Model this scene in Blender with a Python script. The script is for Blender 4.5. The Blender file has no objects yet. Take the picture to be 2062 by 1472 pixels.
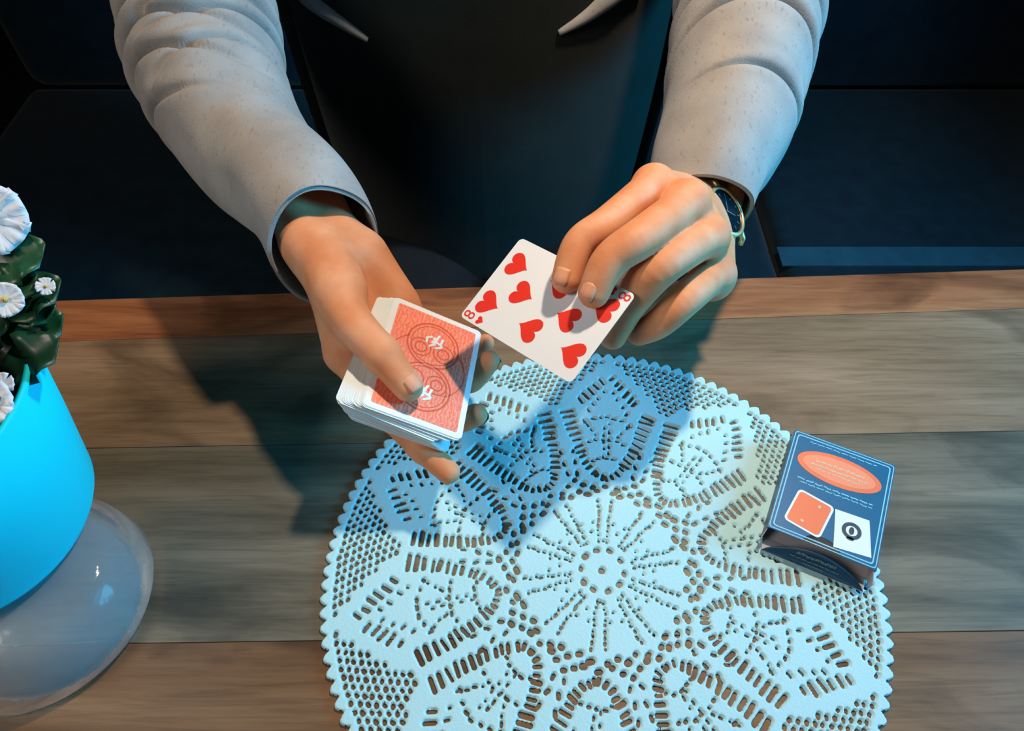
import bpy, bmesh, math, random
import numpy as np
from mathutils import Vector, Matrix
random.seed(7); RNG = np.random.RandomState(5)
S = bpy.context.scene
COL = S.collection
# ------------------------------------------------------------------ camera, world, lights, exposure
TH = math.radians(52.3); FPX = 1464.0; W, H = 2062.0, 1472.0
CAM = np.array([-.0564, -.1776, .4428])
cR = np.array([1, 0, 0.]); cF = np.array([0, math.cos(TH), -math.sin(TH)]); cU = np.array([0, math.sin(TH), math.cos(TH)])
cd = bpy.data.cameras.new('camera'); cam = bpy.data.objects.new('camera', cd); COL.objects.link(cam)
cam.location = CAM; cam.rotation_euler = (math.pi/2-TH, 0, 0)
cd.sensor_fit = 'HORIZONTAL'; cd.sensor_width = 36; cd.lens = 36*FPX/W; cd.clip_start = .01
S.camera = cam
S.view_settings.view_transform = 'Standard'; S.view_settings.look = 'None'
S.view_settings.exposure = 0.0; S.view_settings.gamma = 1.0; S.view_settings.use_curve_mapping = False
wd = bpy.data.worlds.new('world'); S.world = wd; wd.use_nodes = True
wd.node_tree.nodes['Background'].inputs[0].default_value = (.55, .62, .75, 1)
wd.node_tree.nodes['Background'].inputs[1].default_value = .02
def area(name, loc, target, size, power, color, spread=180):
    l = bpy.data.lights.new(name, 'AREA'); l.shape = 'DISK'; l.size = size; l.energy = power; l.color = color
    l.spread = math.radians(spread)
    o = bpy.data.objects.new(name, l); COL.objects.link(o); o.location = loc
    o.rotation_euler = (Vector(target)-Vector(loc)).to_track_quat('-Z', 'Y').to_euler()
    return o
area('pendant_lamp', (.17, .36, .82), (-.02, .12, 0), .05, 4.4, (1.0, .77, .56), 150)
area('blue_stage_lamp', (1.15, .12, .46), (0, .30, .10), .45, 11, (.035, .56, 1.0), 125)
area('left_fill', (-.95, -.45, 1.05), (-.1, .2, .05), .45, 3.2, (1.0, .86, .74), 120)  # added warm fill that brightens the left sides, not a lamp of the room

# ------------------------------------------------------------------ geometry helpers
def ray(px, py): return cF + cR*(px-W/2)/FPX - cU*(py-H/2)/FPX
def P(px, py, depth): return CAM + depth*ray(px, py)              # a point at a given distance in front of the camera
def PZ(px, py, z):
    d = ray(px, py); return CAM + d*((z-CAM[2])/d[2])               # a point at a given height above the table
def mesh(name, verts, faces, smooth=False):
    me = bpy.data.meshes.new(name)
    me.from_pydata([tuple(map(float, v)) for v in verts], [], [tuple(map(int, f)) for f in faces]); me.update()
    if smooth: me.polygons.foreach_set('use_smooth', [True]*len(me.polygons))
    return me
def link(name, me, mat=None, parent=None):
    o = bpy.data.objects.new(name, me); COL.objects.link(o)
    if mat is not None and me is not None and len(me.materials) == 0: me.materials.append(mat)
    if parent is not None: o.parent = parent
    return o
def obj(name, verts, faces, mat, parent=None, smooth=False): return link(name, mesh(name, verts, faces, smooth), mat, parent)
def thing(name, label, cat, loc=(0, 0, 0), group=None):
    o = bpy.data.objects.new(name, None); COL.objects.link(o); o.location = loc; o.empty_display_size = .02
    return tag(o, label, cat, group)
def tag(o, label, cat, group=None):
    o['label'] = label; o['category'] = cat
    if group: o['group'] = group
    return o
def frame(origin, ex, ey, ez):
    return Matrix(((ex[0], ey[0], ez[0], origin[0]), (ex[1], ey[1], ez[1], origin[1]), (ex[2], ey[2], ez[2], origin[2]), (0, 0, 0, 1)))
def nrm(v): v = np.asarray(v, float); return v/np.linalg.norm(v)
def prism(poly, z0, z1):
    n = len(poly); v = [(x, y, z0) for x, y in poly]+[(x, y, z1) for x, y in poly]
    f = [tuple(range(n-1, -1, -1)), tuple(range(n, 2*n))]+[(i, (i+1) % n, n+(i+1) % n, n+i) for i in range(n)]
    return v, f
def rrect(w, h, r, seg=4, cx=0, cy=0):
    out = []
    for sx, sy, a0 in ((1, 1, 0), (-1, 1, 90), (-1, -1, 180), (1, -1, 270)):
        for i in range(seg+1):
            a = math.radians(a0+90*i/seg); out.append((cx+sx*(w/2-r)+r*math.cos(a), cy+sy*(h/2-r)+r*math.sin(a)))
    return out
def boxvf(x0, x1, y0, y1, z0, z1): return prism([(x0, y0), (x1, y0), (x1, y1), (x0, y1)], z0, z1)
def join(parts):
    V, F = [], []
    for v, f in parts:
        n = len(V); V += [tuple(p) for p in v]; F += [tuple(i+n for i in q) for q in f]
    return V, F
def lathe(prof, seg=48, cap=False):
    V, F = [], []; n = len(prof)
    for i in range(seg):
        a = 2*math.pi*i/seg
        for r, z in prof: V.append((r*math.cos(a), r*math.sin(a), z))
    for i in range(seg):
        for j in range(n-1):
            a, b = i*n+j, ((i+1) % seg)*n+j
            F.append((a, b, b+1, a+1))
    if cap: F.append(tuple(i*n+n-1 for i in range(seg)))
    return V, F
def tube(path, radii, seg=10, closed=False):
    path = np.asarray(path, float); n = len(path); V, F = [], []
    up = np.array([0, 0, 1.]); prev = None
    for i in range(n):
        t = nrm(path[(i+1) % n]-path[i-1]) if closed else nrm(path[min(i+1, n-1)]-path[max(i-1, 0)])
        a = prev if prev is not None else (up if abs(t@up) < .9 else np.array([1., 0, 0]))
        u = nrm(a-t*(a@t)); prev = u; w = np.cross(t, u); r = radii[i] if hasattr(radii, '__len__') else radii
        for k in range(seg):
            q = 2*math.pi*k/seg; V.append(path[i]+r*(u*math.cos(q)+w*math.sin(q)))
    for i in range(n if closed else n-1):
        for k in range(seg):
            a, b = i*seg, ((i+1) % n)*seg
            F.append((a+k, a+(k+1) % seg, b+(k+1) % seg, b+k))
    if not closed: F += [tuple(range(seg-1, -1, -1)), tuple((n-1)*seg+k for k in range(seg))]
    return V, F
def strip_ring(cx, cy, r, w, z, seg=48, a0=0, a1=360):
    V, F = [], []
    for i in range(seg+1):
        a = math.radians(a0+(a1-a0)*i/seg)
        for q in (r-w/2, r+w/2): V.append((cx+q*math.cos(a), cy+q*math.sin(a), z))
    for i in range(seg): F.append((2*i, 2*i+1, 2*i+3, 2*i+2))
    return V, F
def catmull(pts, n):
    pts = np.asarray(pts, float); m = len(pts); out = []
    for t in np.linspace(0, m-1-1e-6, n):
        i = int(t); u = t-i
        p0, p1, p2, p3 = pts[max(i-1, 0)], pts[i], pts[min(i+1, m-1)], pts[min(i+2, m-1)]
        out.append(.5*((2*p1)+(p2-p0)*u+(2*p0-5*p1+4*p2-p3)*u*u+(3*p1-p0-3*p2+p3)*u**3))
    return np.array(out)

# ------------------------------------------------------------------ implicit surfaces (for the hands and the body)
class Field:
    def __init__(s, lo, hi, h):
        s.lo = np.array(lo, float); s.h = h
        s.n = np.ceil((np.array(hi)-s.lo)/h).astype(int)+1
        s.ax = [(s.lo[i]+h*np.arange(s.n[i])).astype(np.float32) for i in range(3)]
    def new(s): return np.full(s.n, .05, np.float32)
    def seg(s, D, a, b, ra, rb, k=.0, flat=None):
        """union of a tapered capsule into D; k = blend radius; flat=(dir,scale) squashes it along dir"""
        a = np.asarray(a, float); b = np.asarray(b, float); m = max(ra, rb)+max(k, .004)+.006
        if flat: m += .01
        lo = np.maximum(np.floor((np.minimum(a, b)-m-s.lo)/s.h).astype(int), 0)
        hi = np.minimum(np.ceil((np.maximum(a, b)+m-s.lo)/s.h).astype(int)+1, s.n)
        if (hi <= lo).any(): return
        sl = tuple(slice(lo[i], hi[i]) for i in range(3))
        X = s.ax[0][sl[0]][:, None, None]; Y = s.ax[1][sl[1]][None, :, None]; Z = s.ax[2][sl[2]][None, None, :]
        ab = (b-a); L = float(ab@ab)+1e-12
        px, py, pz = X-np.float32(a[0]), Y-np.float32(a[1]), Z-np.float32(a[2])
        t = np.clip((px*np.float32(ab[0])+py*np.float32(ab[1])+pz*np.float32(ab[2]))/np.float32(L), 0, 1)
        qx, qy, qz = px-t*np.float32(ab[0]), py-t*np.float32(ab[1]), pz-t*np.float32(ab[2])
        if flat:
            d, sc = nrm(flat[0]), flat[1]; dot = (qx*np.float32(d[0])+qy*np.float32(d[1])+qz*np.float32(d[2]))*np.float32(1/sc-1)
            qx, qy, qz = qx+dot*np.float32(d[0]), qy+dot*np.float32(d[1]), qz+dot*np.float32(d[2])
        e = np.sqrt(qx*qx+qy*qy+qz*qz)-(np.float32(ra)+t*np.float32(rb-ra))
        if flat: e = e*np.float32(min(1, (1+flat[1])/2))
        D[sl] = smin(D[sl], e, k)
def smin(a, b, k):
    if k <= 0: return np.minimum(a, b)
    h = np.maximum(k-np.abs(a-b), 0)/k
    return np.minimum(a, b)-h*h*np.float32(k*.25)
def surface(Fd, D):
    """naive surface nets -> verts, quads"""
    s = D < 0; n = D.shape
    corner = [(i, j, k) for i in (0, 1) for j in (0, 1) for k in (0, 1)]
    cnt = sum(s[i:n[0]-1+i, j:n[1]-1+j, k:n[2]-1+k].astype(np.int8) for i, j, k in corner)
    cells = np.argwhere((cnt > 0) & (cnt < 8)); idx = np.full((n[0]-1, n[1]-1, n[2]-1), -1, np.int32)
    idx[tuple(cells.T)] = np.arange(len(cells))
    acc = np.zeros((len(cells), 3)); num = np.zeros(len(cells))
    for c0 in corner:
        for ax in range(3):
            if c0[ax]: continue
            c1 = list(c0); c1[ax] = 1
            d0 = D[tuple((cells+c0).T)]; d1 = D[tuple((cells+np.array(c1)).T)]
            m = (d0 < 0) != (d1 < 0); t = np.where(m, d0/np.where(m, d0-d1, 1), 0)
            p = np.tile(np.array(c0, float), (len(cells), 1)); p[:, ax] += t
            acc[m] += p[m]; num[m] += 1
    V = (cells+acc/num[:, None])*Fd.h+Fd.lo
    F = []
    for ax in range(3):
        sl0 = [slice(0, n[i]) for i in range(3)]; sl1 = list(sl0); sl0[ax] = slice(0, n[ax]-1); sl1[ax] = slice(1, n[ax])
        a, b = s[tuple(sl0)], s[tuple(sl1)]
        e = np.argwhere(a != b); u, v = (ax+1) % 3, (ax+2) % 3
        e = e[(e[:, u] > 0) & (e[:, v] > 0) & (e[:, u] < n[u]-1) & (e[:, v] < n[v]-1)]
        flip = a[tuple(e.T)]
        du = np.zeros(3, int); du[u] = 1; dv = np.zeros(3, int); dv[v] = 1
        q = np.stack([idx[tuple((e-du-dv).T)], idx[tuple((e-dv).T)], idx[tuple(e.T)], idx[tuple((e-du).T)]], 1)
        q[~flip] = q[~flip][:, ::-1]
        F.append(q)
    F = np.concatenate(F); F = F[(F >= 0).all(1)]
    return V, F
def np_mesh(name, V, F, smooth=True):
    me = bpy.data.meshes.new(name); F = np.asarray(F, np.int32); k = F.shape[1]
    me.vertices.add(len(V)); me.vertices.foreach_set('co', np.asarray(V, np.float32).ravel())
    me.loops.add(F.size); me.loops.foreach_set('vertex_index', F.ravel())
    me.polygons.add(len(F)); me.polygons.foreach_set('loop_start', np.arange(0, F.size, k, dtype=np.int32))
    me.polygons.foreach_set('use_smooth', np.full(len(F), smooth)); me.update(calc_edges=True); me.validate()
    return me

# ------------------------------------------------------------------ materials
class N:
    def __init__(s, name):
        s.m = bpy.data.materials.new(name); s.m.use_nodes = True; s.t = s.m.node_tree; s.b = s.t.nodes['Principled BSDF']
    def n(s, typ, **kw):
        o = s.t.nodes.new(typ)
        for k, v in kw.items():
            if k.startswith('_'): setattr(o, k[1:], v)
            else: o.inputs[k.replace('__', ' ')].default_value = v
        return o
    def l(s, a, b): s.t.links.new(a, b); return s
    def coords(s, scale=(1, 1, 1), out='Object'):
        tc = s.n('ShaderNodeTexCoord'); mp = s.n('ShaderNodeMapping'); mp.inputs['Scale'].default_value = scale
        s.l(tc.outputs[out], mp.inputs['Vector']); return mp.outputs[0]
    def ramp(s, fac, stops):
        r = s.n('ShaderNodeValToRGB'); e = r.color_ramp.elements
        while len(e) < len(stops): e.new(.5)
        for q, (p, c) in zip(e, stops): q.position = p; q.color = (*c, 1) if len(c) == 3 else c
        s.l(fac, r.inputs[0]); return r.outputs[0]
    def mix(s, fac, a, b, mode='MIX'):
        m = s.n('ShaderNodeMix', _data_type='RGBA', _blend_type=mode)
        for v, i in ((fac, 0), (a, 6), (b, 7)):
            if hasattr(v, 'links'): s.l(v, m.inputs[i])
            else: m.inputs[i].default_value = v if i == 0 else (*v, 1)
        return m.outputs[2]
    def bump(s, h, strength=.3, dist=.001):
        b = s.n('ShaderNodeBump', Strength=strength, Distance=dist); s.l(h, b.inputs['Height']); s.l(b.outputs[0], s.b.inputs['Normal'])
    def base(s, c, rough=.6, metal=0, spec=.5):
        if hasattr(c, 'links'): s.l(c, s.b.inputs['Base Color'])
        else: s.b.inputs['Base Color'].default_value = (*c, 1)
        s.b.inputs['Roughness'].default_value = rough; s.b.inputs['Metallic'].default_value = metal
        s.b.inputs['Specular IOR Level'].default_value = spec; return s
def plain(name, c, rough=.6, metal=0, spec=.5, var=.06, scale=60):
    n = N(name); no = n.n('ShaderNodeTexNoise', Scale=scale, Detail=3.); n.l(n.coords(), no.inputs['Vector'])
    c2 = tuple(max(0, x*(1-var*3)) for x in c)
    n.base(n.mix(no.outputs[0], c2, tuple(min(1, x*(1+var)) for x in c)), rough, metal, spec); return n.m
def wood(name, dark, mid, light, seed):
    n = N(name); tc = n.n('ShaderNodeTexCoord'); mp = n.n('ShaderNodeMapping'); n.l(tc.outputs['Object'], mp.inputs[0])
    mp.inputs['Location'].default_value = (seed*3.1, seed*1.7, 0); mp.inputs['Scale'].default_value = (2.2, 17, 17)
    big = n.n('ShaderNodeTexNoise', Scale=1.6, Detail=5., Roughness=.55, Distortion=.6); n.l(mp.outputs[0], big.inputs['Vector'])
    mp2 = n.n('ShaderNodeMapping'); n.l(tc.outputs['Object'], mp2.inputs[0]); mp2.inputs['Scale'].default_value = (5, 90, 90); mp2.inputs['Location'].default_value = (seed, 0, 0)
    fine = n.n('ShaderNodeTexNoise', Scale=2.5, Detail=6., Roughness=.65, Distortion=1.2); n.l(mp2.outputs[0], fine.inputs['Vector'])
    col = n.ramp(big.outputs[0], [(.30, dark), (.47, mid), (.72, light)])
    col2 = n.mix(.65, col, n.ramp(fine.outputs[0], [(.32, (.55, .53, .50)), (.55, (1, 1, 1)), (.8, (1.1, 1.08, 1.05))]), 'MULTIPLY')
    mp3 = n.n('ShaderNodeMapping'); n.l(tc.outputs['Object'], mp3.inputs[0]); mp3.inputs['Scale'].default_value = (6, 11, 5); mp3.inputs['Location'].default_value = (seed*.7, seed, 0)
    blot = n.n('ShaderNodeTexNoise', Scale=1.3, Detail=6., Distortion=1.0); n.l(mp3.outputs[0], blot.inputs['Vector'])
    n.base(n.mix(n.ramp(blot.outputs[0], [(.53, (0, 0, 0)), (.70, (.7, .7, .7))]), col2, tuple(x*.45 for x in dark)), .42, spec=.4)
    n.bump(fine.outputs[0], .25, .0006); return n.m
M = {}
M['wood_brown'] = wood('wood_brown', (.12, .078, .046), (.22, .15, .092), (.31, .22, .145), 1)
M['wood_grey'] = wood('wood_grey', (.065, .063, .046), (.145, .132, .098), (.235, .21, .16), 4)
M['wood_warm'] = wood('wood_warm', (.09, .045, .022), (.18, .10, .05), (.26, .16, .09), 8)
M['wood_red'] = wood('wood_red', (.12, .04, .018), (.30, .115, .05), (.42, .20, .095), 12)
M['dark_wood'] = plain('dark_wood', (.03, .02, .013), .6)
M['floor'] = plain('floor_dark', (.010, .009, .009), .8)
M['wall'] = plain('wall_dark', (.010, .010, .011), .9)
def fabric(name, c, c2, scale=900, rough=.95, bump=.35, spots=None):
    n = N(name); v = n.coords()
    no = n.n('ShaderNodeTexNoise', Scale=scale, Detail=2.); n.l(v, no.inputs['Vector'])
    big = n.n('ShaderNodeTexNoise', Scale=28, Detail=4.); n.l(v, big.inputs['Vector'])
    mp = n.n('ShaderNodeMapping'); tc = n.n('ShaderNodeTexCoord'); n.l(tc.outputs['Object'], mp.inputs[0]); mp.inputs['Scale'].default_value = (420, 160, 260)
    fl = n.n('ShaderNodeTexNoise', Scale=1, Detail=2.); n.l(mp.outputs[0], fl.inputs['Vector'])
    col = n.mix(n.ramp(big.outputs[0], [(.35, (0, 0, 0)), (.65, (1, 1, 1))]), c, c2)
    if spots: col = n.mix(n.ramp(fl.outputs[0], [(.60, (0, 0, 0)), (.76, (.55, .55, .55))]), col, spots)
    n.base(col, rough, spec=.15); n.b.inputs['Sheen Weight'].default_value = .15
    n.bump(no.outputs[0], bump, .0008); return n.m
M['sweater'] = fabric('grey_marl', (.29, .285, .28), (.36, .355, .345), spots=(.17, .165, .16))
M['tee'] = fabric('dark_green_jersey', (.006, .011, .010), (.009, .015, .014))
M['trousers'] = fabric('black_cotton', (.008, .007, .008), (.012, .010, .011))
M['sofa'] = fabric('navy_upholstery', (.004, .018, .030), (.006, .026, .042), 500)
M['sofa_lit_edge'] = fabric('lit_edge_blue', (.015, .08, .13), (.02, .10, .16), 500)  # lighter blue: the light on a lit edge, put into the colour
def skin():
    n = N('skin'); v = n.coords()
    a = n.n('ShaderNodeTexNoise', Scale=45, Detail=4.); n.l(v, a.inputs['Vector'])
    b = n.n('ShaderNodeTexNoise', Scale=700, Detail=3.); n.l(v, b.inputs['Vector'])
    col = n.ramp(a.outputs[0], [(.3, (.64, .25, .115)), (.5, (.70, .31, .16)), (.72, (.75, .39, .235))])
    n.base(col, .55, spec=.2); n.b.inputs['Subsurface Weight'].default_value = .18
    n.b.inputs['Subsurface Radius'].default_value = (.006, .0022, .0012); n.b.inputs['Subsurface Scale'].default_value = 1.0
    n.bump(b.outputs[0], .22, .0004); return n.m
M['skin'] = skin()
M['nail'] = plain('nail', (.74, .36, .22), .55, var=.03)
M['card_white'] = plain('card_white', (.78, .88, 1.0), .35, var=.01)
M['card_edge'] = plain('card_edge', (.70, .80, .84), .5, var=.03)
M['pip_red'] = plain('pip_red', (.78, .035, .02), .45, var=.04)
M['gold'] = plain('gold', (.95, .72, .40), .38, .85, var=.02)
M['dial'] = plain('dial', (.003, .016, .026), .12, var=.05)
M['strap'] = plain('strap', (.008, .007, .006), .6)
M['hand_silver'] = plain('hand_silver', (.10, .20, .24), .3)
M['pot'] = plain('pot_cyan', (.0, .70, .86), .6, var=.004, spec=.2)
M['pot_in'] = plain('pot_inside', (.45, .72, .85), .5)
M['soil'] = plain('soil', (.012, .008, .006), .95, var=.2, scale=150)
M['petal'] = plain('petal', (.80, .78, .80), .6, var=.03)
M['pistil'] = plain('pistil', (.70, .45, .10), .6)
M['stem'] = plain('stem', (.02, .06, .025), .6)
def leafmat():
    n = N('leaf'); tc = n.n('ShaderNodeTexCoord'); oi = n.n('ShaderNodeObjectInfo')
    no = n.n('ShaderNodeTexNoise', Scale=90, Detail=3.); n.l(tc.outputs['Object'], no.inputs['Vector'])
    c = n.mix(no.outputs[0], (.005, .045, .018), (.010, .11, .040)); c = n.mix(n.ramp(oi.outputs['Random'], [(0, (0, 0, 0)), (1, (.7, .7, .7))]), c, (.004, .03, .018))
    n.base(c, .38); n.bump(no.outputs[0], .3, .0006); return n.m
M['leaf'] = leafmat()
M['box_blue'] = plain('box_blue', (.002, .135, .29), .38, var=.06)
M['box_dark'] = plain('box_dark', (.006, .045, .10), .4, var=.06)
M['box_line'] = plain('box_line', (.22, .62, .85), .5, var=.02)
M['box_in'] = plain('box_inside', (.46, .47, .50), .7, var=.03)
M['orange'] = plain('orange_print', (.90, .20, .085), .45, var=.03)
M['orange_light'] = plain('orange_light', (.92, .30, .17), .45, var=.03)
M['print_text'] = plain('print_text', (.75, .55, .35), .5)
M['emblem'] = plain('emblem', (.02, .06, .09), .5)
M['back_dark'] = plain('back_dark', (.66, .085, .05), .5, var=.05)
def backmat():
    n = N('card_back'); v = n.coords((1, 1, 1))
    w = n.n('ShaderNodeTexWave', Scale=120, Distortion=9., Detail=3.); w.inputs['Detail Scale'].default_value = 2.2; n.l(v, w.inputs['Vector'])
    no = n.n('ShaderNodeTexNoise', Scale=60, Detail=2.); n.l(v, no.inputs['Vector'])
    c = n.mix(n.ramp(w.outputs[0], [(.35, (0, 0, 0)), (.8, (.65, .65, .65))]), (.88, .18, .09), (.88, .42, .34))
    n.base(n.mix(n.ramp(no.outputs[0], [(.4, (0, 0, 0)), (.7, (.5, .5, .5))]), c, (.78, .22, .18)), .4); return n.m
M['card_back'] = backmat()
def doilymat():
    n = N('cotton_crochet'); v = n.coords()
    a = n.n('ShaderNodeTexVoronoi', Scale=520.); n.l(v, a.inputs['Vector'])
    b = n.n('ShaderNodeTexNoise', Scale=1100., Detail=2.); n.l(v, b.inputs['Vector'])
    big = n.n('ShaderNodeTexNoise', Scale=10., Detail=2.); n.l(v, big.inputs['Vector'])
    n.base(n.mix(big.outputs[0], (.42, .74, .84), (.50, .80, .89)), .9, spec=.2)
    h = n.n('ShaderNodeMath', _operation='ADD'); n.l(a.outputs[0], h.inputs[0]); n.l(b.outputs[0], h.inputs[1])
    n.bump(h.outputs[0], .22, .0006); return n.m
M['doily'] = doilymat()
def glass():
    n = N('frosted_glass'); no = n.n('ShaderNodeTexNoise', Scale=70., Detail=3.); n.l(n.coords(), no.inputs['Vector'])
    n.base((.78, .90, .97), .12); n.b.inputs['Transmission Weight'].default_value = .86; n.b.inputs['IOR'].default_value = 1.18
    n.bump(no.outputs[0], .5, .002); return n.m
M['glass'] = glass()

# ------------------------------------------------------------------ room
fl = obj('floor', *boxvf(-2.2, 2.2, -1.6, 2.2, -.80, -.75), M['floor']); fl['kind'] = 'structure'
wb = obj('wall_back', *boxvf(-2.2, 2.2, 2.2, 2.3, -.80, 1.75), M['wall']); wb['kind'] = 'structure'

# ------------------------------------------------------------------ table of planks
table = thing('table', 'wooden table of wide brown and grey planks with a red-brown edge board', 'table', (0, 0, -.75))
def line(y0, m): return lambda x: y0+m*x
edges = [line(-.62, .0), line(-.47, .003), line(-.325, .006), line(-.182, .009), line(-.040, .014), line(.0985, .022), line(.2075, .045), line(.252, .045)]
mats = ['wood_brown', 'wood_grey', 'wood_warm', 'wood_warm', 'wood_grey', 'wood_brown', 'wood_red']
for i, m in enumerate(mats):
    nm = 'edge_board' if i == 6 else 'plank'
    g = .00015
    e0, e1 = edges[i], edges[i+1]; x0, x1 = -.82, .82
    v, f = prism([(x0, e0(x0)+g), (x1, e0(x1)+g), (x1, e1(x1)-g), (x0, e1(x0)-g)], -.030, 0)
    o = obj(nm, v, f, M[m], table); o.location = (0, 0, .75)
    if i == 6: o['label'] = 'red-brown edge board of the table'
    b = o.modifiers.new('bevel', 'BEVEL'); b.width = .0005; b.segments = 2
o = obj('apron', *join([boxvf(-.76, .76, -.57, -.545, .63, .72), boxvf(-.76, .76, .16, .185, .63, .72), boxvf(-.76, -.735, -.57, .185, .63, .72), boxvf(.735, .76, -.57, .185, .63, .72)]), M['dark_wood'], table)
for x in (-.75, .75):
    for y in (-.555, .165): obj('leg', *boxvf(x-.03, x+.03, y-.03, y+.03, 0, .72), M['dark_wood'], table)

# ------------------------------------------------------------------ sofa behind the table
sofa = thing('sofa', 'dark navy upholstered bench seat behind the table', 'sofa', (0, .9, -.75))
def softbox(x0, x1, y0, y1, z0, z1, name, mat, bev=.03):
    o = obj(name, *boxvf(x0, x1, y0, y1, z0, z1), mat, sofa, True)
    b = o.modifiers.new('bevel', 'BEVEL'); b.width = bev; b.segments = 4; return o
softbox(-1.1, 1.15, -.32, .62, .06, .20, 'base', M['sofa'], .02)
for k in range(3): softbox(-1.1+.75*k+.004, -1.1+.75*(k+1)-.004, -.34, .36, .20, .325, 'seat_cushion', M['sofa'])
for k in range(3): softbox(-1.1+.75*k+.004, -1.1+.75*(k+1)-.004, .34, .60, .31, .85, 'back_cushion', M['sofa'], .05)
obj('lit_edge_band', *boxvf(.40, 1.14, -.195, -.150, .3245, .327), M['sofa_lit_edge'], sofa)  # added flat band, its lighter colour stands in for a blue-lit edge
for x in (-1.0, 1.05):
    for y in (-.25, .5): obj('leg', *boxvf(x-.03, x+.03, y-.03, y+.03, 0, .06), M['dark_wood'], sofa)

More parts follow.
